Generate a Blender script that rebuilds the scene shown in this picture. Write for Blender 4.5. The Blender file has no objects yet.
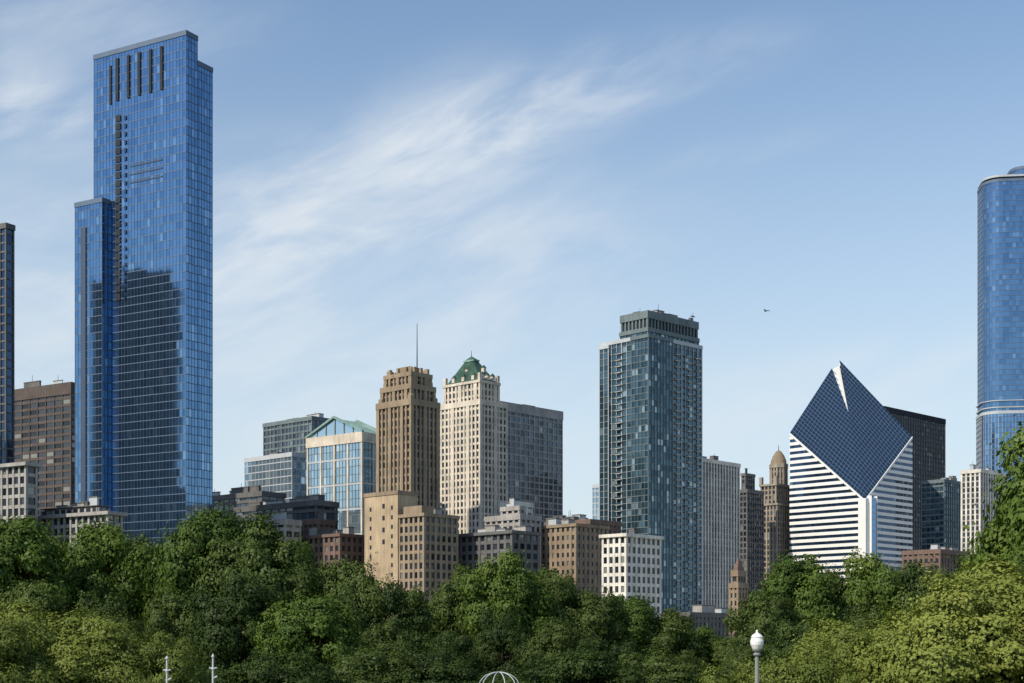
import bpy, math, random
import numpy as np
from mathutils import Vector
random.seed(7)
S = bpy.context.scene
S.view_settings.view_transform='Standard'; S.view_settings.look='None'; S.view_settings.exposure=0
F=1500.0; HY=650.0; CH=6.0
def kx(px): return (px-512.0)/F
def Z(py,D): return CH+(HY-py)/F*D

# ---------------- materials ----------------
def newmat(name):
    m=bpy.data.materials.new(name); m.use_nodes=True
    nt=m.node_tree; p=nt.nodes['Principled BSDF']; return m,nt,p
def N(nt,t,**kw):
    n=nt.nodes.new(t)
    for k,v in kw.items(): setattr(n,k,v)
    return n
def ramp(nt,stops,interp='LINEAR'):
    r=N(nt,'ShaderNodeValToRGB'); r.color_ramp.interpolation=interp
    e=r.color_ramp.elements
    while len(e)<len(stops): e.new(0.5)
    for i,(p,c) in enumerate(stops):
        e[i].position=p; e[i].color=(c[0],c[1],c[2],1)
    return r
def stone(name,c,rough=0.85,var=0.28):
    m,nt,p=newmat(name); L=nt.links
    tc=N(nt,'ShaderNodeTexCoord')
    n1=N(nt,'ShaderNodeTexNoise'); n1.inputs['Scale'].default_value=0.12; n1.inputs['Detail'].default_value=6
    mp=N(nt,'ShaderNodeMapping'); mp.inputs['Scale'].default_value=(1.3,1.3,0.09)
    n2=N(nt,'ShaderNodeTexNoise'); n2.inputs['Scale'].default_value=1.0; n2.inputs['Detail'].default_value=5
    L.new(tc.outputs['Object'],n1.inputs['Vector']); L.new(tc.outputs['Object'],mp.inputs['Vector']); L.new(mp.outputs[0],n2.inputs['Vector'])
    ad=N(nt,'ShaderNodeMath',operation='ADD'); L.new(n1.outputs[0],ad.inputs[0]); L.new(n2.outputs[0],ad.inputs[1])
    lo=tuple(x*(1-var) for x in c); hi=tuple(min(1,x*(1+var)) for x in c)
    mr=N(nt,'ShaderNodeMath',operation='MULTIPLY'); mr.inputs[1].default_value=0.5; L.new(ad.outputs[0],mr.inputs[0])
    r=ramp(nt,[(0.36,lo),(0.64,hi)]); L.new(mr.outputs[0],r.inputs[0]); L.new(r.outputs[0],p.inputs['Base Color'])
    p.inputs['Roughness'].default_value=rough
    if rough>.8: p.inputs['Specular IOR Level'].default_value=.25
    return m
def glass(name,ca,cb,cc=None,metal=0.6,rough=0.06,tilt=0.03,light=0.06):
    """curtain wall / window panes: each pane (one unit of UV) slightly different"""
    m,nt,p=newmat(name); L=nt.links
    uv=N(nt,'ShaderNodeUVMap'); fl=N(nt,'ShaderNodeVectorMath',operation='FLOOR'); L.new(uv.outputs[0],fl.inputs[0])
    wn=N(nt,'ShaderNodeTexWhiteNoise',noise_dimensions='3D'); L.new(fl.outputs[0],wn.inputs['Vector'])
    cc=cc or tuple(min(1,x*1.8+0.1) for x in cb)
    r=ramp(nt,[(0,ca),(0.7,cb),(1-light,cb),(1-light+0.01,cc)]); L.new(wn.outputs['Value'],r.inputs[0])
    L.new(r.outputs[0],p.inputs['Base Color'])
    g=N(nt,'ShaderNodeNewGeometry')
    s=N(nt,'ShaderNodeVectorMath',operation='SUBTRACT'); s.inputs[1].default_value=(.5,.5,.5); L.new(wn.outputs['Color'],s.inputs[0])
    sc=N(nt,'ShaderNodeVectorMath',operation='SCALE'); sc.inputs['Scale'].default_value=tilt; L.new(s.outputs[0],sc.inputs[0])
    a=N(nt,'ShaderNodeVectorMath',operation='ADD'); L.new(g.outputs['Normal'],a.inputs[0]); L.new(sc.outputs[0],a.inputs[1])
    no=N(nt,'ShaderNodeVectorMath',operation='NORMALIZE'); L.new(a.outputs[0],no.inputs[0]); L.new(no.outputs[0],p.inputs['Normal'])
    p.inputs['Metallic'].default_value=metal; p.inputs['Roughness'].default_value=rough
    return m
M={}
M['g_blue']=glass('blue_curtain_glass',(0.095,0.20,0.36),(0.14,0.27,0.45),(0.22,0.36,0.52),metal=.92,tilt=.008,light=.05)
M['g_navy']=glass('navy_glass',(0.02,0.045,0.10),(0.035,0.08,0.15),metal=.7,tilt=.015,light=.02)
M['g_dark']=glass('dark_window_glass',(0.012,0.016,0.02),(0.05,0.06,0.075),(0.22,0.22,0.2),metal=.25,tilt=.04,light=.1)
M['g_teal']=glass('teal_glass',(0.022,0.055,0.08),(0.075,0.14,0.18),(0.28,0.36,0.4),metal=.6,tilt=.06,light=.08)
M['g_pale']=glass('pale_blue_glass',(0.28,0.42,0.52),(0.42,0.56,0.66),(0.6,0.7,0.75),metal=.8,tilt=.03)
M['g_grey']=glass('grey_glass',(0.03,0.045,0.06),(0.09,0.12,0.15),(0.2,0.24,0.27),metal=.5,tilt=.03)
M['cream']=stone('cream_terracotta',(0.56,0.505,0.42))
M['white']=stone('white_terracotta',(0.60,0.575,0.51))
M['grey']=stone('grey_limestone',(0.31,0.30,0.285))
M['dgrey']=stone('dark_grey_stone',(0.12,0.12,0.12))
M['tan']=stone('tan_brick',(0.245,0.19,0.135))
M['gold']=stone('buff_limestone',(0.27,0.215,0.152))
M['buff']=stone('buff_party_wall',(0.38,0.30,0.20))
M['brown']=stone('brown_brick',(0.15,0.105,0.085))
M['stonep']=stone('pale_brown_stone',(0.27,0.235,0.19))
M['bsteel']=stone('brown_steel',(0.075,0.058,0.05),rough=.8)
M['blackm']=stone('dark_metal',(0.03,0.036,0.045),rough=.9)
M['bluem']=stone('blue_grey_metal',(0.08,0.125,0.195),rough=.6,var=.1)
M['navym']=stone('navy_metal',(0.04,0.065,0.11),rough=.7,var=.1)
M['silver']=stone('silver_metal',(0.40,0.43,0.45),rough=.6,var=.1)
M['green']=stone('green_copper',(0.04,0.09,0.07),rough=.85,var=.45)
M['greenp']=stone('pale_copper',(0.20,0.31,0.28),rough=.85)
M['roof']=stone('roof_gravel',(0.16,0.155,0.15))
M['gmet']=stone('green_grey_metal',(0.12,0.155,0.165),rough=.7)

# ---------------- mesh builder ----------------
class MB:
    def __init__(s): s.v=[];s.f=[];s.m=[];s.uv=[];s.mats=[]
    def mi(s,k):
        if k not in s.mats: s.mats.append(k)
        return s.mats.index(k)
    def face(s,pts,mat,uv=None):
        i=len(s.v); s.v+= [tuple(p) for p in pts]; s.f.append(tuple(range(i,i+len(pts)))); s.m.append(s.mi(mat))
        s.uv+= uv if uv else [(0.5,0.5)]*len(pts)
    def hexa(s,b,t,mat):
        n=len(b)
        s.face(list(reversed(b)),mat); s.face(t,mat)
        for i in range(n):
            j=(i+1)%n; s.face([b[i],b[j],t[j],t[i]],mat)
    def box(s,x0,y0,z0,x1,y1,z1,mat):
        s.hexa([(x0,y0,z0),(x1,y0,z0),(x1,y1,z0),(x0,y1,z0)],[(x0,y0,z1),(x1,y0,z1),(x1,y1,z1),(x0,y1,z1)],mat)
    def prism(s,pts,z0,z1,mat):
        s.hexa([(p[0],p[1],z0) for p in pts],[(p[0],p[1],z1) for p in pts],mat)
    def revolve(s,cx,cy,prof,mat,n=16):
        for (r0,z0),(r1,z1) in zip(prof[:-1],prof[1:]):
            for i in range(n):
                a=2*math.pi*i/n; b=2*math.pi*(i+1)/n
                s.face([(cx+r0*math.cos(a),cy+r0*math.sin(a),z0),(cx+r0*math.cos(b),cy+r0*math.sin(b),z0),
                        (cx+r1*math.cos(b),cy+r1*math.sin(b),z1),(cx+r1*math.cos(a),cy+r1*math.sin(a),z1)],mat)
    def tube(s,p,q,r0,r1,mat,n=7):
        p=Vector(p);q=Vector(q);d=(q-p).normalized(); u=d.orthogonal().normalized(); w=d.cross(u)
        A=[p+r0*(math.cos(2*math.pi*i/n)*u+math.sin(2*math.pi*i/n)*w) for i in range(n)]
        B=[q+r1*(math.cos(2*math.pi*i/n)*u+math.sin(2*math.pi*i/n)*w) for i in range(n)]
        s.hexa(A,B,mat)
    def obj(s,name,loc=(0,0,0),rz=0,smooth=False):
        me=bpy.data.meshes.new(name); me.from_pydata(s.v,[],s.f)
        for k in s.mats: me.materials.append(M[k])
        me.polygons.foreach_set('material_index',s.m)
        uvl=me.uv_layers.new(name='UVMap'); uvl.data.foreach_set('uv',[c for t in s.uv for c in t])
        if smooth: me.polygons.foreach_set('use_smooth',[True]*len(s.f))
        me.update()
        o=bpy.data.objects.new(name,me); o.location=loc; o.rotation_euler=(0,0,rz); S.collection.objects.link(o); return o

def offset(pts,d):
    n=len(pts); out=[]
    for i in range(n):
        p0=Vector(pts[i-1]);p1=Vector(pts[i]);p2=Vector(pts[(i+1)%n])
        e1=(p1-p0).normalized();e2=(p2-p1).normalized()
        n1=Vector((e1.y,-e1.x));n2=Vector((e2.y,-e2.x)); m=(n1+n2); m=m/ max(0.2,(1+n1.dot(n2)))
        out.append(tuple(p1+m*d))
    return out
def rect(x0,y0,x1,y1): return [(x0,y0),(x1,y0),(x1,y1),(x0,y1)]
def facade(mb,pts,z0,z1,fh=3.6,bw=3,band=1.2,pier=.8,db=.25,dp=.4,g='g_dark',mband='grey',mpier=None,par=1.0,major=0,roof='roof',cornice=0,skip_bands=False):
    mpier=mpier or mband
    nf=max(1,round((z1-z0)/fh)); fh=(z1-z0)/nf
    acc=random.randint(0,500)
    for i in range(len(pts)):
        p=Vector(pts[i]);q=Vector(pts[(i+1)%len(pts)]); L=(q-p).length; t=(q-p)/L; nn=Vector((t.y,-t.x))
        nb=max(1,round(L/bw)); w=L/nb
        v0=random.randint(0,300)
        mb.face([(p.x,p.y,z0),(q.x,q.y,z0),(q.x,q.y,z1),(p.x,p.y,z1)],g,[(acc,v0),(acc+nb,v0),(acc+nb,v0+nf),(acc,v0+nf)])
        if pier>0:
            for j in range(nb+1):
                c=j*w; a=c-pier/2;b=c+pier/2
                d=dp
                if major and j%major==0 : a-=pier*.5;b+=pier*.5; d=dp*1.35
                if j==0: a=-d+.02
                if j==nb: b=L+d-.02
                if L<bw*0.8 and j==nb: continue
                P=[p+t*a-nn*.05,p+t*b-nn*.05,p+t*b+nn*d,p+t*a+nn*d]
                P=[P[3],P[2],P[1],P[0]]
                mb.prism([(u.x,u.y) for u in P],z0,z1,mpier)
        acc+=nb+3
    if not skip_bands:
        ring=offset(pts,db)
        for k in range(nf):
            zz=z0+k*fh
            mb.prism(ring,zz,zz+band,mband)
    ring=offset(pts,max(db,dp)*1.4+.1)
    mb.prism(ring,z1-.35*fh if cornice==0 else z1-.2,z1+par,mpier)
    if cornice: mb.prism(offset(pts,max(db,dp)+cornice),z1+par-.02-1.0,z1+par+.3,mpier)
    zt=z1+par+(.3 if cornice else 0)
    mb.prism(offset(pts,-.6),zt-.2,zt+.04,roof)
def units(mb,pts,z,n=4,mat='silver',seed=0):
    r=random.Random(seed); xs=[p[0] for p in pts]; ys=[p[1] for p in pts]
    x0,x1,y0,y1=min(xs),max(xs),min(ys),max(ys)
    for i in range(n):
        w=r.uniform(.08,.25)*(x1-x0);l=r.uniform(.1,.28)*(y1-y0);h=r.uniform(1.5,4.2)
        cx=r.uniform(x0+w*.6+1,x1-w*.6-1);cy=r.uniform(y0+l*.6+1,y1-l*.6-1)
        k=r.choice([mat,'dgrey','grey'])
        mb.box(cx-w/2,cy-l/2,z-.5,cx+w/2,cy+l/2,z+h+i*.01,k)
        mb.box(cx-w/2-.15,cy-l/2-.15,z+h+i*.01-.3,cx+w/2+.15,cy+l/2+.15,z+h+.12+i*.01,'dgrey')
        if r.random()<.6: mb.tube((cx,cy,z+h),(cx,cy,z+h+r.uniform(1.5,4)),.12,.08,'blackm')

def frame(xl,xc,xr,D,yaw):
    ph=math.radians(yaw); a=(-math.cos(ph),math.sin(ph)); b=(math.sin(ph),math.cos(ph))
    Cx=kx(xc)*D
    def sol(d,px):
        k=kx(px); return (k*D-Cx)/(d[0]-k*d[1])
    return (Cx,D,0),math.pi/2-ph,sol(a,xl),sol(b,xr)   # loc, rotz, LA (local y), LB (local x)

def simple(name,xl,xc,xr,ytop,D,yaw=43,nu=3,tiers=(),maxb=70,**st):
    loc,rz,LA,LB=frame(xl,xc,xr,D,yaw); LB=min(LB,maxb); LA=min(LA,90)
    mb=MB(); H=Z(ytop,D)-st.get('par',1.0); pts=rect(0,0,LB,LA)
    facade(mb,pts,0,H,**st)
    z=H+st.get('par',1.0); last=pts
    for (ins,yt) in tiers:
        q=rect(ins,ins,LB-ins,LA-ins); h=Z(yt,D)
        s2=dict(st); s2['par']=.6
        facade(mb,q,z-.3,h-.6,**s2); z=h; last=q
    if nu: units(mb,last,z,nu,seed=int(xl*7+ytop))
    return mb,name,loc,rz,LA,LB,z
def done(r): return r[0].obj(r[1],r[2],r[3])

# ---------------- buildings ----------------
done(simple('glass_office_tower',-70,6,13,223,640,30,0,fh=3.8,bw=3.2,band=.7,pier=.5,db=.3,dp=.45,g='g_navy',mband='dgrey',mpier='dgrey'))
r=simple('brown_steel_office_building',6,71,80,382,800,32,2,fh=3.9,bw=6.2,band=1.5,pier=.7,db=.25,dp=.45,g='g_dark',mband='bsteel',par=5); done(r)

# tall blue glass residential tower (stepped slab)
D=605; loc,rz,LA,LB=frame(94,186,214,D,30)
mb=MB(); st=dict(fh=3.45,bw=1.75,band=.30,pier=.08,db=.10,dp=.12,g='g_blue',mband='bluem',mpier='bluem',par=.8)
Hm=Z(30,D)
wt=LB*.40
facade(mb,rect(0,0,wt,LA),0,Hm-.8,**st)
facade(mb,rect(wt+.3,.9,LB,LA-1.5),0,Z(63,D+10)-.8,**st)
for i in range(5):
    y=LA*(.24+i*.12); mb.box(-.5,y,Z(84,D),-.1,y+1.3,Z(40,D),'blackm')  # raised dark panels; the shade of recessed slits is put into their colour
mb.box(-.45,LA*.80,Z(86,D),-.1,LA*.80+.8,Z(46,D),'blackm')
for k in range(56):
    z=Z(290,D)+k*3.45*.98
    if z<Z(105,D):
        mb.box(-.4,LA*.70,z,-.08,LA*.70+2.6,z+2.7,'blackm')  # balcony recess drawn as raised dark boxes, its shade in the colour
        mb.box(-.4,LA*.635,z,-.08,LA*.635+1.0,z+1.6,'g_navy')
for k in range(3): mb.box(-.24,LA*.25,Z(172,D)+k*3.4,-.12,LA*.6,Z(172,D)+k*3.4+.6,'navym')
ph=math.radians(30)
yw0=LA*.82
yw1=yw0+15.5
facade(mb,rect(-4.5,yw0,wt*.9,yw1),0,Z(198,D+18)-.8,**st)
mb.box(-5.0,yw0+9,0,-4.62,yw0+11.5,Z(225,D+18),'navym')
mb.obj('blue_glass_residential_tower',loc,rz)
# neighbours across the street (their reflection shows in the tower's glass)
n=Vector((-math.sin(ph),-math.cos(ph))); mid=Vector((loc[0],loc[1]))+Vector((-math.cos(ph),math.sin(ph)))*LA*.40
d=Vector(mid).normalized(); rr=d-2*d.dot(n)*n
cpos=mid+rr*170
mb=MB(); facade(mb,rect(-19,-14,18,14),0,192,fh=3.8,bw=3.5,band=.8,pier=.5,g='g_dark',mband='blackm')
facade(mb,rect(-10,-8,14,10),192.8,202,fh=4.6,bw=3.5,band=.8,pier=.5,g='g_dark',mband='blackm')
mb.obj('dark_office_tower',(cpos.x-8,cpos.y,0),math.atan2(rr.y,rr.x)+math.pi/2)

st_h=dict(fh=4,bw=3.4,band=1.3,pier=1.0,db=.3,dp=.5,g='g_dark',cornice=1.2)
done(simple('ornate_stone_building',-60,26,36,463,568,32,3,mband='grey',**st_h))
r=simple('low_stone_building',30,108,121,512,568,32,5,mband='grey',tiers=((6,505),),**st_h); done(r)
done(simple('grey_banded_office_building',198,262,284,491,700,40,4,fh=4,bw=4,band=1.3,pier=.3,db=.5,dp=.2,g='g_grey',mband='dgrey'))
done(simple('grey_banded_office_building',236,316,337,500,665,40,5,fh=4.2,bw=5,band=1.3,pier=.4,db=.5,dp=.3,g='g_grey',mband='dgrey'))
done(simple('white_low_building',232,285,300,519,640,40,4,fh=4,bw=5,band=1.6,pier=.9,g='g_dark',mband='grey'))
done(simple('brown_brick_building',304,340,368,534,640,42,5,fh=3.8,bw=3.4,band=1.6,pier=1.4,g='g_dark',mband='brown',cornice=.5))
done(simple('red_brick_building',300,318,334,519,655,42,2,fh=3.8,bw=3.4,band=1.6,pier=1.4,g='g_dark',mband='brown'))
done(simple('pale_glass_office_building',245,292,318,452,800,42,1,fh=4,bw=3,band=.5,pier=.2,db=.15,dp=.25,g='g_pale',mband='silver'))
done(simple('green_grey_office_tower',264,312,345,416,900,42,3,fh=4,bw=3.5,band=1.1,pier=.6,g='g_grey',mband='gmet'))
# gabled glass tower
D=740; loc,rz,LA,LB=frame(308,362,384,D,38); mb=MB(); He=Z(433,D)
facade(mb,rect(0,0,LB,LA),0,He,fh=12,bw=9,band=.9,pier=1.0,db=.3,dp=.5,g='g_pale',mband='silver',mpier='cream',par=.6)
facade(mb,rect(-.02,.02,LB,LA-.02),0,He,fh=4,bw=2.17,band=.35,pier=.25,db=.1,dp=.15,g='g_pale',mband='gmet',par=.1)
ap=Z(413,D)
def gable(x0,x1,y0,y1,z0,z1,mat,m2):
    ym=(y0+y1)/2
    mb.face([(x0,y1,z0),(x0,y0,z0),(x0,ym,z1)],m2); mb.face([(x1,y0,z0),(x1,y1,z0),(x1,ym,z1)],m2)
    mb.face([(x0,y0,z0),(x1,y0,z0),(x1,ym,z1),(x0,ym,z1)],mat); mb.face([(x1,y1,z0),(x0,y1,z0),(x0,ym,z1),(x1,ym,z1)],mat)
gable(.3,LB-.3,0,LA,He+.7,ap-.8,'greenp','g_pale')
for sgn in (0,1):
    y0=(-1,LA+1)[sgn]; ym=LA/2
    for x in (-1.0,LB-.2):
        mb.hexa([(x,y0,He+.5),(x+1.3,y0,He+.5),(x+1.3,ym,ap-.8),(x,ym,ap-.8)][::(1 if sgn==0 else -1)],
                [(x,y0,He+1.5),(x+1.3,y0,He+1.5),(x+1.3,ym,ap+.3),(x,ym,ap+.3)][::(1 if sgn==0 else -1)],'greenp')
for j in range(1,6):
    yy=LA*j/6; hh=(ap-.8-He-.7)*(1-abs(yy-LA/2)/(LA/2)); mb.box(-.1,yy-.25,He,.25,yy+.25,He+.7+hh-.1,'greenp')
mb.obj('gabled_glass_tower',loc,rz)

# buff art-deco tower with mast
D=650; loc,rz,LA,LB=frame(379,411,437,D,43); mb=MB()
st=dict(fh=3.6,bw=2.5,band=1.1,pier=.95,db=.15,dp=.7,g='g_dark',mband='tan',mpier='gold',major=3,roof='tan')
z1=Z(402,D); facade(mb,rect(0,0,LB,LA),0,z1,par=1.5,**st)
q=rect(1.3,1.3,LB-1.3,LA-1.3); z2=Z(385,D); facade(mb,q,z1,z2,par=1.0,**st)
q=rect(2.4,2.4,LB-2.4,LA-2.4); z3=Z(372,D); facade(mb,q,z2,z3,par=.8,**st)
for (x,y) in [(0,0),(LB,0),(LB,LA),(0,LA)]:
    sx=1 if x==0 else -1; sy=1 if y==0 else -1
    for (ins,zb,w,h) in [(.9,z1,1.1,4.5),(2.3,z2,1.0,4),(3.6,z3,1.0,3.4)]:
        cx=x+sx*ins;cy=y+sy*ins
        mb.box(cx-w,cy-w,zb,cx+w,cy+w,zb+h*.7,'gold'); mb.hexa([(cx-w,cy-w,zb+h*.7),(cx+w,cy-w,zb+h*.7),(cx+w,cy+w,zb+h*.7),(cx-w,cy+w,zb+h*.7)],[(cx-.2,cy-.2,zb+h),(cx+.2,cy-.2,zb+h),(cx+.2,cy+.2,zb+h),(cx-.2,cy+.2,zb+h)],'gold')
for i in range(1,4):
    for (x,y) in [(2.0,LA*i/4),(LB*i/4,2.0),(LB-2,LA*i/4),(LB*i/4,LA-2)]:
        mb.box(x-.6,y-.6,z2,x+.6,y+.6,z3+3,'gold')
mb.box(LB*.3,LA*.3,z3,LB*.7,LA*.7,z3+4,'tan')
mb.tube((LB*.68,LA*.36,z3+3),(LB*.68,LA*.36,Z(317,D)),.28,.12,'blackm')
mb.obj('art_deco_limestone_tower',loc,rz)
D=615; loc,rz,LA,LB=frame(367,424,457,D,43); mb=MB()
facade(mb,rect(0,0,LB,LA),0,Z(516,D),fh=3.8,bw=3,band=1.3,pier=1.2,g='g_dark',mband='tan',mpier='gold',cornice=.5,par=1)
zt=Z(489,D); y0=LA*.42
mb.box(-1.0,y0,0,LB*.55,LA+.5,zt,'buff'); mb.box(-1.3,y0-.3,zt-1.1,LB*.56,LA+.8,zt+.5,'tan')
for k in range(9):
    for j in range(2):
        yy=y0+3+j*(LA-y0-7); z=Z(585,D)+k*4
        mb.box(-1.08,yy,z,-.9,yy+1.1,z+1.7,'g_dark')
for k in range(4): mb.box(-1.08,y0+8,Z(505,D)-k*5,-.9,y0+9.5,Z(505,D)-k*5+2,'g_dark')
mb.box(.2,1.5,Z(516,D),7,LA*.36,Z(505,D),'tan')
units(mb,rect(0,0,LB,LA*.4),Z(514,D),3,seed=5)
mb.obj('limestone_base_building',loc,rz)

# cream terracotta tower with green pyramid roof
D=760; loc,rz,LA,LB=frame(438,480,506,D,43); mb=MB()
st=dict(fh=3.6,bw=2.7,band=1.15,pier=1.2,db=.2,dp=.5,g='g_dark',mband='cream',mpier='cream',major=4)
z1=Z(402,D); facade(mb,rect(0,0,LB,LA),0,z1,par=1.6,**st)
q=rect(2.6,2.6,LB-3.2,LA-2.6); z2=Z(381,D); facade(mb,q,z1,z2,par=1,cornice=.5,**st)
zr=z2+1.3; za=Z(350,D)
ax=(q[0][0]+q[1][0])/2; ay=(q[0][1]+q[2][1])/2
def frus(p,z0,z1,f,mat):
    cx=sum(a[0] for a in p)/4; cy=sum(a[1] for a in p)/4
    t=[(cx+(a[0]-cx)*f,cy+(a[1]-cy)*f) for a in p]
    mb.hexa([(a[0],a[1],z0) for a in p],[(a[0],a[1],z1) for a in t],mat); return t
p0=offset(q,-.5); t=frus(p0,zr,zr+(za-zr)*.8,.28,'green'); mb.prism(offset(t,.4),zr+(za-zr)*.8,zr+(za-zr)*.86,'greenp'); frus(t,zr+(za-zr)*.86,za,.1,'green')
mb.tube((ax,ay,za-1),(ax,ay,za+3),.2,.1,'blackm')
lx=q[1][0]-q[0][0]; ly=q[2][1]-q[0][1]
for i in range(3):
    for lev in range(2):
        f=.22+.28*i
        zz=zr+.8+lev*4.2; ins=1.2+lev*2.6
        if lev==1 and i!=1: continue
        for (x,y) in [(q[0][0]+ins,q[0][1]+ly*f),(q[0][0]+lx*f,q[0][1]+ins)]:
            mb.box(x-.9,y-.9,zz,x+.9,y+.9,zz+2.4,'cream'); mb.hexa([(x-1.1,y-1.1,zz+2.4),(x+1.1,y-1.1,zz+2.4),(x+1.1,y+1.1,zz+2.4),(x-1.1,y+1.1,zz+2.4)],[(x-.1,y-.1,zz+4),(x+.1,y-.1,zz+4),(x+.1,y+.1,zz+4),(x-.1,y+.1,zz+4)],'green')
for (x,y) in q:
    sx=1 if x<ax else -1; sy=1 if y<ay else -1
    mb.box(x+sx*.2-.8,y+sy*.2-.8,z2,x+sx*.2+.8,y+sy*.2+.8,z2+5,'cream')
mb.obj('terracotta_tower_green_roof',loc,rz)

done(simple('dark_grid_office_building',470,500,562,401,860,44,2,fh=3.7,bw=4.2,band=.8,pier=.8,db=.3,dp=.35,g='g_grey',mband='grey',mpier='grey',par=4))
done(simple('grey_stone_building',455,512,538,531,620,43,5,fh=4,bw=3.6,band=1.5,pier=1.3,g='g_dark',mband='dgrey',cornice=.8))
done(simple('grey_setback_building',486,520,540,514,650,43,3,fh=4,bw=3.6,band=1.5,pier=1.3,g='g_dark',mband='grey',tiers=((5,504),)))
done(simple('white_penthouse_building',500,515,532,501,720,43,1,fh=4,bw=4,band=2,pier=1.3,g='g_dark',mband='white'))
done(simple('tan_brick_building',532,576,607,524,650,43,6,fh=3.7,bw=3.0,band=1.7,pier=1.5,g='g_dark',mband='tan',cornice=.5))
done(simple('brown_apartment_building',546,590,620,519,700,43,4,fh=3.7,bw=3.0,band=1.7,pier=1.5,g='g_dark',mband='brown'))
done(simple('white_terracotta_building',603,626,660,534,610,43,3,fh=3.9,bw=3.2,band=1.4,pier=1.2,g='g_dark',mband='white',cornice=.8))
done(simple('pale_glass_building',593,600,610,484,1000,43,0,fh=4,bw=3,band=.8,pier=.3,g='g_pale',mband='silver'))

# glass condominium tower with slatted crown
D=750; loc,rz,LA,LB=frame(602,648,701,D,46); mb=MB()
st=dict(fh=3.2,bw=3.3,band=.42,pier=.26,db=.3,dp=.4,g='g_teal',mband='gmet',mpier='silver',par=.8)
facade(mb,rect(0,0,LB,LA),0,Z(334,D)-.8,**dict(st,major=4))
q=rect(1.2,1.2,LB-1.0,LA*.62); facade(mb,q,Z(334,D)-.5,Z(328,D),**dict(st,mpier='gmet'))
z=Z(328,D); zt=Z(311,D)
facade(mb,offset(q,-.6),z,zt,fh=20,bw=2.6,band=.5,pier=.9,dp=.6,g='blackm',mband='gmet',mpier='gmet',par=.8)
facade(mb,[(-1.6,-1.6),(LB*.40,-1.6),(LB*.40,5),(-1.6,LA*.30)],0,Z(336,D),fh=3.2,bw=2.2,band=.35,pier=.15,db=.2,dp=.3,g='g_teal',mband='gmet',mpier='gmet',par=.6)
facade(mb,rect(-1.2,LA*.82,3,LA+.4),0,Z(339,D),fh=3.2,bw=2.6,band=.4,pier=.3,db=.2,dp=.3,g='g_teal',mband='gmet',mpier='silver',par=.6)
for k in range(50):
    zz=6+k*3.2
    if zz<Z(345,D):
        for x in (LB*.52,LB*.74,LB*.92):
            mb.box(x-1.6,-1.7,zz,x+1.6,0,zz+.22,'cream'); mb.box(x-1.6,-1.7,zz+.22,x+1.6,-1.62,zz+1.1,'g_teal')
        mb.box(-1.7,LA*.55,zz,0,LA*.55+3.6,zz+.22,'cream'); mb.box(-1.7,LA*.55,zz+.22,-1.62,LA*.55+3.6,zz+1.1,'g_teal')
units(mb,offset(q,-2),zt+.8,4,seed=11)
mb.tube((LB-3.5,2.5,zt),(LB-3.5,2.5,zt+5.5),.18,.1,'blackm'); mb.box(LB-5.2,2.2,zt+3.4,LB-2.2,2.8,zt+3.8,'blackm'); mb.box(LB-6,2,zt+.5,LB-4.4,3.6,zt+2.6,'dgrey')
mb.obj('glass_condominium_tower',loc,rz)

done(simple('pale_ribbed_office_building',688,702,739,458,880,43,3,fh=3.6,bw=3.0,band=.8,pier=1.2,db=.1,dp=.5,g='g_grey',mband='grey',mpier='white'))
done(simple('dark_slender_building',733,747,763,489,930,43,1,fh=3.6,bw=2.6,band=1,pier=.7,g='g_dark',mband='dgrey',tiers=((4,472),)))
# ornate tower with domed lantern
D=960; loc,rz,LA,LB=frame(757,777,800,D,43); mb=MB()
st=dict(fh=3.6,bw=2.6,band=1.1,pier=1.0,db=.15,dp=.5,g='g_dark',mband='tan',mpier='stonep')
z1=Z(505,D); facade(mb,rect(0,0,LB,LA),0,z1,cornice=.6,**st)
q=rect(2,2,LB-2,LA-2); z2=Z(485,D); facade(mb,q,z1,z2,cornice=.6,**st)
cx,cy=LB/2,LA/2; R=(LA-4)*.46
octo=[(cx+R*math.cos(a*math.pi/4+.39),cy+R*math.sin(a*math.pi/4+.39)) for a in range(8)]
z3=Z(463,D); facade(mb,octo,z2,z3,fh=5,bw=2.4,band=1,pier=1,dp=.6,db=.2,g='g_dark',mband='stonep')
hd=Z(447,D)-z3
mb.revolve(cx,cy,[(R*1.05,z3),(R*.95,z3+hd*.35),(R*.7,z3+hd*.65),(R*.35,z3+hd*.9),(.3,z3+hd),(.2,z3+hd+3),(0.01,z3+hd+3.2)],'tan')
for (x,y) in q: mb.box(x-1,y-1,z2,x+1,y+1,z2+6,'stonep')
mb.obj('ornate_domed_tower',loc,rz)

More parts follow.
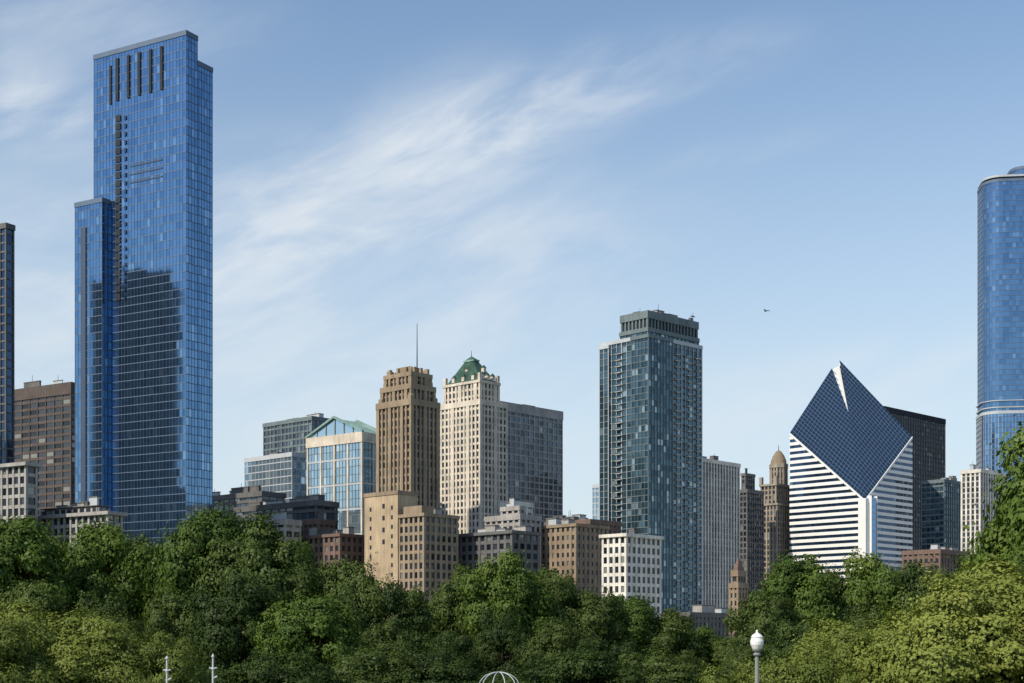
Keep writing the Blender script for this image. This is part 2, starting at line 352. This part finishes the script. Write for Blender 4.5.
# diamond-topped office building : square prism cut by inclined glass planes, split on its diagonal
D=920; loc,rz,LA,LB=frame(790,865,912,D,45); mb=MB()
LB=min(LB,60)
hn=Z(500,D); 
ph=math.radians(45)
yl=D+LA*math.sin(ph); yr=D+LB*math.cos(ph); yf=yl+LB*math.cos(ph)
hl=CH+(HY-433)/F*yl; hr=CH+(HY-437)/F*yr; hf=CH+(HY-359)/F*yf
def cut(x,y):
    u=x/LB; v=y/LA
    return hn+(hl-hn)*(v-u)+(hf-hn)*u if v>=u else hn+(hr-hn)*(u-v)+(hf-hn)*v
M['whitep']=stone('white_painted_metal',(0.70,0.70,0.67),rough=.7,var=.06)
M['g_roof']=glass('navy_roof_glass',(0.012,0.028,0.06),(0.016,0.036,0.075),(0.03,0.06,0.11),metal=.25,tilt=.01,light=.02)
def wall(x0,y0,x1,y1,out,cop=True):
    L=math.hypot(x1-x0,y1-y0); tx,ty=(x1-x0)/L,(y1-y0)/L
    def P(s,o,z): return (x0+tx*s+out[0]*o,y0+ty*s+out[1]*o,z)
    h0,h1=cut(x0,y0),cut(x1,y1)
    mb.face([P(0,0,0),P(L,0,0),P(L,0,h1-.1),P(0,0,h0-.1)],'g_navy',[(0,0),(L/2,0),(L/2,h1/3.9),(0,h0/3.9)])
    fh=3.9; k=0
    while k*fh<max(h0,h1)-2:
        z=k*fh; zt=z+2.0
        s=(zt-h0)/(h1-h0)*L if h1!=h0 else 0
        a,b=0,L
        if h1>h0 and zt>h0: a=min(L,max(0,s))
        if h0>h1 and zt>h1: b=max(0,min(L,s))
        if b-a>1:
            B=[P(a,-.1,z),P(b,-.1,z),P(b,.35,z),P(a,.35,z)]; T=[(p[0],p[1],zt) for p in B]
            mb.hexa(B,T,'whitep')
        k+=1
    if cop:
        B=[P(0,-.2,h0-1.3),P(L,-.2,h1-1.3),P(L,.5,h1-1.3),P(0,.5,h0-1.3)]; T=[P(0,-.2,h0+.25),P(L,-.2,h1+.25),P(L,.5,h1+.25),P(0,.5,h0+.25)]
        mb.hexa(B,T,'whitep')
GW=7.5; GF=.60; g2=GW*.15
wall(0,LA,0,0,(-1,0)); wall(0,0,LB,0,(0,-1)); wall(LB,0,LB,LA-g2,(1,0),False); wall(LB-GW,LA,0,LA,(0,1),False)
mb.face([(LB,LA-g2,0),(LB-GW,LA,0),(LB-GW,LA,hf-8),(LB,LA-g2,hf-4.5)],'whitep')
def T3(x,y,o=0): return (x,y,cut(x,y)+o)
mb.face([T3(0,0,.3),T3(LB*GF,LA*GF,.3),T3(LB-GW,LA,.3),T3(0,LA,.3)],'g_roof')
mb.face([T3(0,0,.3),T3(LB,0,.3),T3(LB,LA-g2,.3),T3(LB*GF,LA*GF,.3)],'g_roof')
a0=Vector((LB*GF,LA*GF)); 
mb.hexa([(a0.x,a0.y,cut(a0.x,a0.y)-3),(LB-.1,LA-g2-.1,hf-11),(LB-GW+.1,LA-.1,hf-11)],[(a0.x,a0.y,cut(a0.x,a0.y)+.32),(LB-.3,LA-g2-.1,hf-4.4),(LB-GW+.1,LA-.1,hf-7.9)],'whitep')
nb=26
for k in range(1,nb):
    f=k/nb
    gx=0 if f<GF else GW*(f-GF)/(1-GF)
    gy=0 if f<GF else g2*(f-GF)/(1-GF)
    segs=[((0,LA*f),(LB*f-gx,LA*f),1),((LB*f,LA*f+(gx if f>GF else 0)),(LB*f,LA),0),((LB*f,0),(LB*f,LA*f-gy),0),((LB*f+gy,LA*f),(LB,LA*f),1)]
    for a,b,hz in segs:
        if abs(a[0]-b[0])+abs(a[1]-b[1])<.5 or b[1]<a[1] or b[0]<a[0]: continue
        if hz==0 and a[1]>LA*.05 and a[0]>LB-GW: continue
        w=.08
        if hz: A=[(a[0],a[1]-w),(b[0],b[1]-w),(b[0],b[1]+w),(a[0],a[1]+w)]
        else: A=[(a[0]-w,a[1]),(a[0]+w,a[1]),(b[0]+w,b[1]),(b[0]-w,b[1])]
        mb.hexa([T3(x,y,.31) for x,y in A],[T3(x,y,.45) for x,y in A],'bluem')
mb.box(-1.3,-1.3,0,4,4,hn+1,'whitep')
mb.box(3,-2.6,0,9,.2,cut(6,0)-3,'g_blue'); mb.box(2.6,-3,0,3,.3,cut(6,0)-2,'whitep'); mb.box(9,-3,0,9.4,.3,cut(6,0)-2,'whitep')
for k in range(28): mb.box(3.05,-2.75,k*3.9+.4,8.95,-2.5,k*3.9+1.0,'silver') if k*3.9<cut(6,0)-5 else None
mb.obj('diamond_roof_office_tower',loc,rz)

done(simple('dark_slab_office_tower',868,884,945,406,1150,45,0,maxb=120,fh=3.8,bw=2.6,band=1.2,pier=.5,db=.2,dp=.3,g='g_dark',mband='dgrey',mpier='blackm',par=3))
done(simple('teal_glass_building',922,944,970,479,1000,45,3,fh=3.8,bw=3,band=.9,pier=.3,g='g_teal',mband='gmet'))
done(simple('light_concrete_building',962,980,1007,469,960,45,3,fh=3.6,bw=3.4,band=.9,pier=1.2,dp=.6,g='g_grey',mband='grey',mpier='white'))
done(simple('low_brown_building',903,940,966,549,800,43,4,fh=3.8,bw=3.2,band=1.7,pier=1.4,g='g_dark',mband='brown'))
r=simple('ornate_tan_turret_building',730,738,747,583,700,43,0,fh=3.6,bw=2.6,band=1.4,pier=1.2,g='g_dark',mband='tan')
mb=r[0]; q=rect(.8,.8,r[5]-.8,r[4]-.8); facade(mb,q,r[6]-.2,r[6]+5,fh=5,bw=2,band=1,pier=.6,g='g_dark',mband='tan')
frus(q,r[6]+6,r[6]+12,.1,'brown'); done(r)
done(simple('dark_low_building',655,690,742,612,720,43,3,fh=3.8,bw=3.2,band=1.5,pier=1.2,g='g_dark',mband='dgrey'))

# rounded blue tower (right edge)
D=1100; mb=MB()
x0=kx(984)*D; W=95; dep=30
def stad(x0,x1,r,yo=0,d=dep):
    pts=[]
    for a in range(0,9):
        t=math.pi+ a*math.pi/2/8
        pts.append((x0+r+r*math.cos(t),yo+r+r*math.sin(t)))
    for a in range(0,9):
        t=1.5*math.pi+a*math.pi/2/8
        pts.append((x1-r+r*math.cos(t),yo+r+r*math.sin(t)))
    pts+= [(x1,yo+d),(x0,yo+d)]
    return pts
st=dict(fh=3.9,bw=2.4,band=.45,pier=.12,db=.2,dp=.15,g='g_blue',mband='bluem',mpier='bluem',par=.8)
za=Z(412,D); zb=Z(180,D)
facade(mb,stad(0,W,13),0,za,**dict(st,mpier='silver'))
mb.prism(offset(stad(0,W,13),.4),za+3,za+3.7,'silver'); mb.prism(offset(stad(0,W,13),.4),za+8,za+8.6,'silver')
facade(mb,stad(.8,W-3,12.5,.8,dep-2),za,zb,**st)
mb.prism(stad(1.6,W-3.6,12,1.4,dep-4),zb-1,zb+2.2,'blackm'); mb.prism(stad(.6,W-3,12.5,.6,dep-2),zb+2.2,zb+3.6,'silver')
facade(mb,stad(21,W-6,10,3,dep-8),zb+2,Z(167,D),**st)
mb.obj('rounded_blue_glass_tower',(x0,D,0),-.12)

# ---------------- ground ----------------
def leafy(name,c1,c2):
    m,nt,p=newmat(name); L=nt.links
    tc=N(nt,'ShaderNodeTexCoord'); n1=N(nt,'ShaderNodeTexNoise'); n1.inputs['Scale'].default_value=.08; n1.inputs['Detail'].default_value=8
    L.new(tc.outputs['Object'],n1.inputs['Vector']); r=ramp(nt,[(.35,c1),(.65,c2)]); L.new(n1.outputs[0],r.inputs[0]); L.new(r.outputs[0],p.inputs['Base Color']); p.inputs['Roughness'].default_value=.95
    return m
M['grass']=leafy('grass',(0.03,0.055,0.015),(0.055,0.085,0.025))
M['pave']=stone('pavement_concrete',(0.28,0.27,0.25)); M['asph']=stone('asphalt',(0.05,0.05,0.052)); M['paint']=stone('road_paint',(.75,.75,.72),var=.08)
mb=MB(); mb.face([(-9000,-9000,0),(9000,-9000,0),(9000,9000,0),(-9000,9000,0)],'grass'); mb.obj('ground')
mb=MB(); mb.box(-700,560,-.5,1200,1600,.06,'pave'); mb.obj('pavement')
mb=MB(); mb.box(-700,530,-.5,1200,560,.012,'asph')
for i in range(-60,100): mb.box(i*12,544.9,0,i*12+4,545.1,.018,'paint')
mb.box(-700,560,0,1200,560.3,.15,'pave'); mb.box(-700,529.7,0,1200,530,.15,'pave'); mb.obj('road')
mb=MB(); mb.box(-80,38,-.5,120,42,.03,'pave'); mb.obj('path')

# ---------------- trees ----------------
def leafmat(name,dark,mid,light):
    m,nt,p=newmat(name); L=nt.links; nt.nodes.remove(p)
    out=[n for n in nt.nodes if n.type=='OUTPUT_MATERIAL'][0]
    at=N(nt,'ShaderNodeAttribute',attribute_name='tint'); oi=N(nt,'ShaderNodeObjectInfo')
    ad=N(nt,'ShaderNodeMath',operation='MULTIPLY_ADD'); ad.inputs[1].default_value=.45; L.new(oi.outputs['Random'],ad.inputs[0]); L.new(at.outputs['Fac'],ad.inputs[2])
    r=ramp(nt,[(.1,dark),(.5,mid),(.95,light)]); L.new(ad.outputs[0],r.inputs[0])
    df=N(nt,'ShaderNodeBsdfDiffuse'); tr=N(nt,'ShaderNodeBsdfTranslucent'); mx=N(nt,'ShaderNodeMixShader'); mx.inputs[0].default_value=.14
    gl=N(nt,'ShaderNodeBsdfGlossy'); gl.inputs['Roughness'].default_value=.5; gl.inputs['Color'].default_value=(.5,.5,.5,1); mx2=N(nt,'ShaderNodeMixShader'); mx2.inputs[0].default_value=.02
    hs=N(nt,'ShaderNodeMix',data_type='RGBA',blend_type='MULTIPLY'); hs.inputs[0].default_value=1; hs.inputs[7].default_value=(1.4,1.5,.6,1); L.new(r.outputs[0],hs.inputs[6])
    L.new(r.outputs[0],df.inputs[0]); L.new(hs.outputs[2],tr.inputs[0]); L.new(df.outputs[0],mx.inputs[1]); L.new(tr.outputs[0],mx.inputs[2])
    L.new(mx.outputs[0],mx2.inputs[1]); L.new(gl.outputs[0],mx2.inputs[2]); L.new(mx2.outputs[0],out.inputs[0])
    return m
M['leafA']=leafmat('leaves_green',(0.030,0.060,0.012),(0.072,0.118,0.021),(0.13,0.18,0.032))
M['leafC']=leafmat('leaves_olive',(0.024,0.044,0.012),(0.058,0.090,0.021),(0.10,0.135,0.032))
M['leafD']=leafmat('leaves_shade_green',(0.018,0.036,0.010),(0.042,0.070,0.016),(0.075,0.105,0.025))  # darker leaf copy: shade of the middle and lower rows put into the colour
M['leafB']=leafmat('leaves_light',(0.07,0.10,0.022),(0.13,0.165,0.032),(0.20,0.23,0.05))
M['bark']=stone('bark',(0.08,0.06,0.045))
def tree_proto(seed,H,R,ncl,nleaf,leaf,mat,base=.2,rlo=.2,rhi=.38):
    rg=np.random.default_rng(seed); mb=MB()
    zc=H*(base+1)/2; hz=H*(1-base)/2
    cs=[];rs=[]
    while len(cs)<ncl:
        d=rg.normal(size=3); d/=np.linalg.norm(d); rad=rg.uniform(.35,1)**.5
        if rg.random()<.7 : rad=rg.uniform(.8,1.06)
        if len(cs)<ncl*.45: d[2]=abs(d[2])
        a=math.atan2(d[1],d[0])
        wob=1+.22*math.sin(2*a+seed)+.16*math.sin(5*a+2*seed)
        r=rg.uniform(rlo,rhi)*R
        c=np.array([d[0]*(R-r*.6)*rad*wob,d[1]*(R-r*.6)*rad*wob,zc+d[2]*(hz-r*.75)*rad*(1-.12*math.sin(3*a+seed))])
        if any(np.linalg.norm((c-q)*np.array([1,1,1.2]))<.66*(r+r2) for q,r2 in zip(cs,rs)) and rg.random()<.97: continue
        cs.append(c); rs.append(r)
    cs=np.array(cs);rs=np.array(rs)
    tz=H*base+1.0; mb.tube((0,0,-.3),(0.1,0,tz),.035*H*.8,.022*H,'bark',9)
    mb.tube((.1,0,tz-.1),(0.3,.2,H*.62),.022*H,.009*H,'bark',8)
    for i in range(0,ncl,2):
        c=cs[i]; s0=rg.uniform(.1,.9); p=Vector((.1+.2*s0,.2*s0,tz+(H*.62-tz)*s0)); 
        if c[2]<p.z: p.z=max(tz,c[2]-1)
        m=p.lerp(Vector(c),.5)+Vector((0,0,-.4)); mb.tube(p,m,.008*H,.005*H,'bark',5); mb.tube(m,Vector(c),.005*H,.002*H,'bark',5)
    cnt=np.maximum(60,(nleaf*(rs/rs.mean())**2)).astype(int); n=int(cnt.sum())
    ci=np.repeat(np.arange(ncl),cnt)
    d=rg.normal(size=(n,3)); d/=np.linalg.norm(d,axis=1)[:,None]
    rad=rg.uniform(.3,1.0,size=n)**.5; 
    stray=rg.random(n)<.15; rad[stray]*=rg.uniform(1.05,1.45,size=stray.sum())
    lump=1+.30*np.sin(d[:,0]*5+ci)*np.cos(d[:,1]*4+ci*2)+.18*np.sin(d[:,2]*9+ci)
    P=cs[ci]+d*(rs[ci]*rad*lump)[:,None]*np.array([1.08,1.08,.9])
    out=P-np.array([0,0,zc]); out/=np.linalg.norm(out,axis=1)[:,None]
    nn=d*1.1+out*.5+rg.normal(size=(n,3))*.42+np.array([0,0,.15]); nn/=np.linalg.norm(nn,axis=1)[:,None]
    t=np.cross(nn,rg.normal(size=(n,3))); t/=np.linalg.norm(t,axis=1)[:,None]; b=np.cross(nn,t)
    sz=(leaf*rg.uniform(.5,1.3,size=n))[:,None]
    V=np.empty((n,4,3)); V[:,0]=P-t*sz*.6; V[:,1]=P+b*sz*.36; V[:,2]=P+t*sz*.6; V[:,3]=P-b*sz*.36
    me=bpy.data.meshes.new('tree_mesh')
    nv0=len(mb.v); nf0=len(mb.f)
    loops0=[i for f in mb.f for i in f]; tot0=[len(f) for f in mb.f]
    verts=np.concatenate([np.array(mb.v).reshape(-1),V.reshape(-1)])
    loops=np.concatenate([np.array(loops0),nv0+np.arange(n*4)]).astype(np.int32)
    tots=np.concatenate([np.array(tot0),np.full(n,4)]).astype(np.int32); starts=np.concatenate([[0],np.cumsum(tots)[:-1]]).astype(np.int32)
    me.vertices.add(len(verts)//3); me.vertices.foreach_set('co',verts)
    me.loops.add(len(loops)); me.loops.foreach_set('vertex_index',loops)
    me.polygons.add(len(tots)); me.polygons.foreach_set('loop_start',starts)
    try: me.polygons.foreach_set('loop_total',tots)
    except Exception: pass
    me.materials.append(M['bark']); me.materials.append(M[mat])
    mi=np.concatenate([np.zeros(nf0),np.ones(n)]).astype(np.int32); me.polygons.foreach_set('material_index',mi)
    cl=rg.uniform(0,.3,size=ncl)
    tint=np.concatenate([np.zeros(nf0),np.clip(cl[ci]+rg.uniform(0,.3,size=n),0,1)]).astype(np.float32)
    a=me.attributes.new('tint','FLOAT','FACE'); a.data.foreach_set('value',tint)
    me.update(calc_edges=True); me.validate()
    return me
protoA=[tree_proto(s,16,6.0,33,1300,.34,('leafA','leafC')[s%2],.14,.22,.42) for s in (1,2,3,4,5)]
protoD=[tree_proto(s,16,6.0,33,1200,.30,'leafD',.12,.22,.42) for s in (31,32,33)]
protoM=[tree_proto(s,12,5.2,44,1200,.23,'leafD',.08,.18,.34) for s in (11,12)]
protoF=[tree_proto(s,9,4.6,68,1700,.135,'leafB',.06,.14,.28) for s in (21,22)]
def put(name,me,H0,px,yt,D,wide=1.0):
    o=bpy.data.objects.new(name,me); S.collection.objects.link(o)
    s=Z(yt,D)/H0; o.location=(kx(px)*D,D,0); o.scale=(s*wide,s*wide,s); o.rotation_euler=(0,0,random.uniform(0,6.28)); return o
# far row of crowns : (bearing, top, distance, spread)
far=[(-60,525,150,1),(5,520,150,.85),(50,541,165,.7),(92,526,160,.75),(135,536,170,.7),(176,543,160,.55),(212,513,155,.72),(258,519,150,.72),(303,549,160,.65),(345,562,150,.75),(388,580,150,.8),
     (432,608,170,.75),(464,570,165,.62),(507,557,160,.72),(550,570,165,.7),(592,588,165,.8),(630,600,170,.9),(667,614,170,1.0),(702,632,175,1.1),(732,640,170,1.0),
     (762,588,140,.7),(795,560,145,.72),(835,575,150,.68),(872,558,150,.7),(910,564,150,.7),(945,566,145,.7),(985,552,130,.6),(1018,508,115,.5),(1066,432,105,.8)]
for i,(px,yt,D,wd) in enumerate(far): put('broadleaf_tree',protoA[i%5],16,px,yt-5,D,wd)
# middle rows: large individual crowns with dark gaps between them
mid=[(-40,585,115,1),(30,578,120,.72),(105,592,118,.72),(175,582,122,.66),(238,572,118,.82),(310,594,105,.92),(385,620,112,.8),
     (455,628,120,.78),(500,610,125,.7),(560,616,118,.78),(625,638,120,.8),(690,650,125,.9),(745,646,120,.8),(800,612,112,.8),(865,606,115,.8),(930,600,112,.8),(1000,585,95,.8),(1070,540,90,.9)]
for i,(px,yt,D,wd) in enumerate(mid):
    pr=protoD[i%3] if (i%2==0 or 430<px<760) else protoA[(i*3+1)%5]
    put('broadleaf_tree',pr,16,px,yt,D,wd)
x=-60; i=0
while x<1100:
    if not(735<x<780):
        put('broadleaf_tree',protoM[i%2],12,x,random.uniform(642,668),random.uniform(72,90),1.1)
    x+=random.uniform(70,95); i+=1
for (px,yt,D,w) in [(-30,610,62,1.0),(62,600,66,1.05),(140,628,64,.8)]:
    put('linden_tree',protoF[i%2],9,px,yt,D,w); i+=1
for (px,yt,D,w) in [(790,645,52,.9),(850,620,56,1.0),(925,606,55,1.05),(1000,580,52,1.1),(1060,555,55,1.2),(735,674,50,.8)]:
    put('linden_tree',protoF[i%2],9,px,yt,D,w); i+=1

# ---------------- street lamp, poles, arbor, bird ----------------
M['lampm']=stone('painted_lamp_metal',(0.22,0.23,0.22),rough=.5)
m,nt,p=newmat('lamp_globe'); p.inputs['Base Color'].default_value=(.76,.76,.72,1); p.inputs['Roughness'].default_value=.25; p.inputs['Subsurface Weight'].default_value=.2; M['globe']=m
def lamp(px,ytop,D):
    mb=MB(); zt=Z(ytop,D)
    mb.revolve(0,0,[(.24,0),(.24,.25),(.17,.4),(.14,.9),(.09,1.1),(.065,zt-1.1),(.06,zt-.78),(.12,zt-.74),(.12,zt-.70),(.07,zt-.66),(.14,zt-.6),(.15,zt-.55)],'lampm')
    mb.revolve(0,0,[(.13,zt-.56),(.2,zt-.42),(.21,zt-.32),(.17,zt-.2),(.12,zt-.14)],'globe')
    mb.revolve(0,0,[(.19,zt-.19),(.13,zt-.11),(.05,zt-.06),(.03,zt-.03),(.045,zt-.01),(0.005,zt+.04)],'globe')
    return mb.obj('street_lamp',(kx(px)*D,D,0),0,True)
lamp(757,631,46)
def pole(px,yt,D):
    mb=MB(); zt=Z(yt,D)
    mb.revolve(0,0,[(.1,0),(.08,.3),(.05,1),(.035,zt-.5),(.06,zt-.45),(.035,zt-.4),(.03,zt-.1),(.06,zt-.05),(.005,zt+.05)],'silver',10)
    mb.tube((-.12,0,zt-.42),(.12,0,zt-.42),.025,.025,'silver'); mb.tube((0,0,zt-.75),(.14,0,zt-.68),.03,.03,'silver')
    mb.obj('flag_pole',(kx(px)*D,D,0))
pole(167,657,48); pole(213,655,48)
mb=MB(); D=44; zt=Z(672,D); R=.6
for a in range(5):
    an=a*math.pi/5
    for i in range(14):
        t0=math.pi*i/14;t1=math.pi*(i+1)/14
        f=lambda t:(R*math.cos(t)*math.cos(an),R*math.cos(t)*math.sin(an),zt-.45+.45*math.sin(t))
        mb.tube(f(t0),f(t1),.014,.014,'silver',5)
    for s in(1,-1): mb.tube((s*R*math.cos(an),s*R*math.sin(an),0),(s*R*math.cos(an),s*R*math.sin(an),zt-.45),.02,.02,'silver',5)
mb.obj('metal_arbor',(kx(499)*D,D,0))
D=120; mb=MB(); 
prof=[(-.16,.005),(-.10,.035),(0,.05),(.1,.035),(.17,.02),(.2,.004)]
for (a,ra),(b,rb) in zip(prof[:-1],prof[1:]): mb.tube((0,a,0),(0,b,0),ra,rb,'blackm',8)
for s in(-1,1):
    mb.hexa([(s*.02,.08,.01),(s*.24,.06,.1),(s*.24,-.02,.1),(s*.02,-.06,.01)],[(s*.02,.08,.025),(s*.24,.06,.11),(s*.24,-.02,.11),(s*.02,-.06,.025)],'blackm')
    mb.hexa([(s*.24,.06,.1),(s*.48,-.06,.02),(s*.44,-.1,.02),(s*.24,-.02,.1)],[(s*.24,.06,.11),(s*.48,-.06,.027),(s*.44,-.1,.027),(s*.24,-.02,.11)],'blackm')
mb.hexa([(-.02,-.14,0),(.02,-.14,0),(.06,-.28,0),(-.06,-.28,0)],[(-.02,-.14,.012),(.02,-.14,.012),(.06,-.28,.012),(-.06,-.28,.012)],'blackm')
mb.obj('bird',(kx(766)*D,D,Z(311,D)),.8)

# ---------------- sky and sun ----------------
rot=math.radians(230); el=math.radians(42)
w=bpy.data.worlds.new('World'); S.world=w; w.use_nodes=True; nt=w.node_tree; L=nt.links
bg=nt.nodes['Background']; bg.inputs['Strength'].default_value=.145
sky=N(nt,'ShaderNodeTexSky',sky_type='NISHITA'); sky.sun_disc=False; sky.sun_elevation=el; sky.sun_rotation=rot; sky.air_density=1.2; sky.dust_density=.5; sky.ozone_density=2.6
tc=N(nt,'ShaderNodeTexCoord'); sp=N(nt,'ShaderNodeSeparateXYZ'); L.new(tc.outputs['Generated'],sp.inputs[0])
az=N(nt,'ShaderNodeMath',operation='ARCTAN2'); L.new(sp.outputs[0],az.inputs[0]); L.new(sp.outputs[1],az.inputs[1])
ele=N(nt,'ShaderNodeMath',operation='ARCSINE'); L.new(sp.outputs[2],ele.inputs[0])
cb=N(nt,'ShaderNodeCombineXYZ'); L.new(az.outputs[0],cb.inputs[0]); L.new(ele.outputs[0],cb.inputs[1])
def noise(rotd,sx,sy,lo,hi,dist,det,off=0):
    mp=N(nt,'ShaderNodeMapping',vector_type='TEXTURE'); mp.inputs['Location'].default_value=(off,off,0); mp.inputs['Rotation'].default_value=(0,0,math.radians(rotd)); mp.inputs['Scale'].default_value=(sx,sy,1); L.new(cb.outputs[0],mp.inputs['Vector'])
    nz=N(nt,'ShaderNodeTexNoise'); nz.inputs['Scale'].default_value=1.0; nz.inputs['Detail'].default_value=det; nz.inputs['Roughness'].default_value=.57; nz.inputs['Distortion'].default_value=dist; L.new(mp.outputs[0],nz.inputs['Vector'])
    nr=N(nt,'ShaderNodeMapRange',interpolation_type='SMOOTHSTEP'); nr.inputs['From Min'].default_value=lo; nr.inputs['From Max'].default_value=hi; L.new(nz.outputs[0],nr.inputs[0]); return nr.outputs[0]
nA_=noise(16,.13,.045,.33,.70,.6,9); nB_=noise(24,.05,.012,.3,.78,.5,6,.7)
nav=N(nt,'ShaderNodeMath',operation='MULTIPLY_ADD'); nav.inputs[1].default_value=.30; L.new(nB_,nav.inputs[0])
nh=N(nt,'ShaderNodeMath',operation='MULTIPLY'); nh.inputs[1].default_value=.75; L.new(nA_,nh.inputs[0]); L.new(nh.outputs[0],nav.inputs[2])
def A2(px,py):
    x=(px-512)/F; z=(650-py)/F; return math.atan(x), math.atan(z/math.hypot(1,x))
blobs=[(530,112,230,52,17,.62),(650,72,200,40,10,.32),(455,130,130,80,20,.36),(320,215,300,100,15,.62),(30,105,110,50,-5,.8),(60,20,240,60,5,.42),(120,300,520,170,5,.6),(500,275,240,90,18,.5),(860,385,250,50,10,.5),(740,150,110,18,8,.25),(400,430,700,110,0,.4)]
tot=None
for (px,py,a,b,ang,amp) in blobs:
    m=N(nt,'ShaderNodeMapping',vector_type='TEXTURE'); u,v=A2(px,py); m.inputs['Location'].default_value=(u,v,0); m.inputs['Rotation'].default_value=(0,0,math.radians(ang)); m.inputs['Scale'].default_value=(a/F,b/F,1)
    L.new(cb.outputs[0],m.inputs['Vector']); ln=N(nt,'ShaderNodeVectorMath',operation='LENGTH'); L.new(m.outputs[0],ln.inputs[0])
    r=N(nt,'ShaderNodeMapRange',interpolation_type='SMOOTHSTEP'); r.inputs['From Min'].default_value=0; r.inputs['From Max'].default_value=1.2; r.inputs['To Min'].default_value=amp; r.inputs['To Max'].default_value=0; L.new(ln.outputs['Value'],r.inputs[0])
    if tot is None: tot=r.outputs[0]
    else:
        ad=N(nt,'ShaderNodeMath',operation='ADD'); L.new(tot,ad.inputs[0]); L.new(r.outputs[0],ad.inputs[1]); tot=ad.outputs[0]
ml=N(nt,'ShaderNodeMath',operation='MULTIPLY'); ml.use_clamp=True; L.new(tot,ml.inputs[0])
n3=N(nt,'ShaderNodeMath',operation='MULTIPLY_ADD'); n3.inputs[1].default_value=.88; n3.inputs[2].default_value=.1; L.new(nav.outputs[0],n3.inputs[0]); L.new(n3.outputs[0],ml.inputs[1])
# low haze layer over the horizon
hz=N(nt,'ShaderNodeMapRange',interpolation_type='SMOOTHSTEP'); hz.inputs['From Min'].default_value=-.05; hz.inputs['From Max'].default_value=.45; hz.inputs['To Min'].default_value=.9; hz.inputs['To Max'].default_value=.0; L.new(ele.outputs[0],hz.inputs[0])
mh=N(nt,'ShaderNodeMix',data_type='RGBA'); L.new(hz.outputs[0],mh.inputs[0]); L.new(sky.outputs[0],mh.inputs[6]); mh.inputs[7].default_value=(4.6,5.3,5.9,1)
mx=N(nt,'ShaderNodeMix',data_type='RGBA'); L.new(ml.outputs[0],mx.inputs[0]); L.new(mh.outputs[2],mx.inputs[6]); mx.inputs[7].default_value=(5.2,5.6,6.0,1)
L.new(mx.outputs[2],bg.inputs['Color'])
sd=Vector((math.sin(rot)*math.cos(el),math.cos(rot)*math.cos(el),math.sin(el)))
lt=bpy.data.lights.new('sun','SUN'); lt.energy=5.0; lt.angle=math.radians(.53); lt.color=(1,.90,.75)
so=bpy.data.objects.new('sun',lt); so.rotation_euler=sd.to_track_quat('Z','Y').to_euler(); S.collection.objects.link(so)

cam=bpy.data.cameras.new('camera'); co=bpy.data.objects.new('camera',cam); S.collection.objects.link(co)
co.location=(0,0,CH); co.rotation_euler=(math.pi/2,0,0); cam.sensor_width=36; cam.lens=36*F/1024; cam.shift_y=(HY-341.5)/1024; cam.clip_end=20000; cam.clip_start=.5
S.camera=co
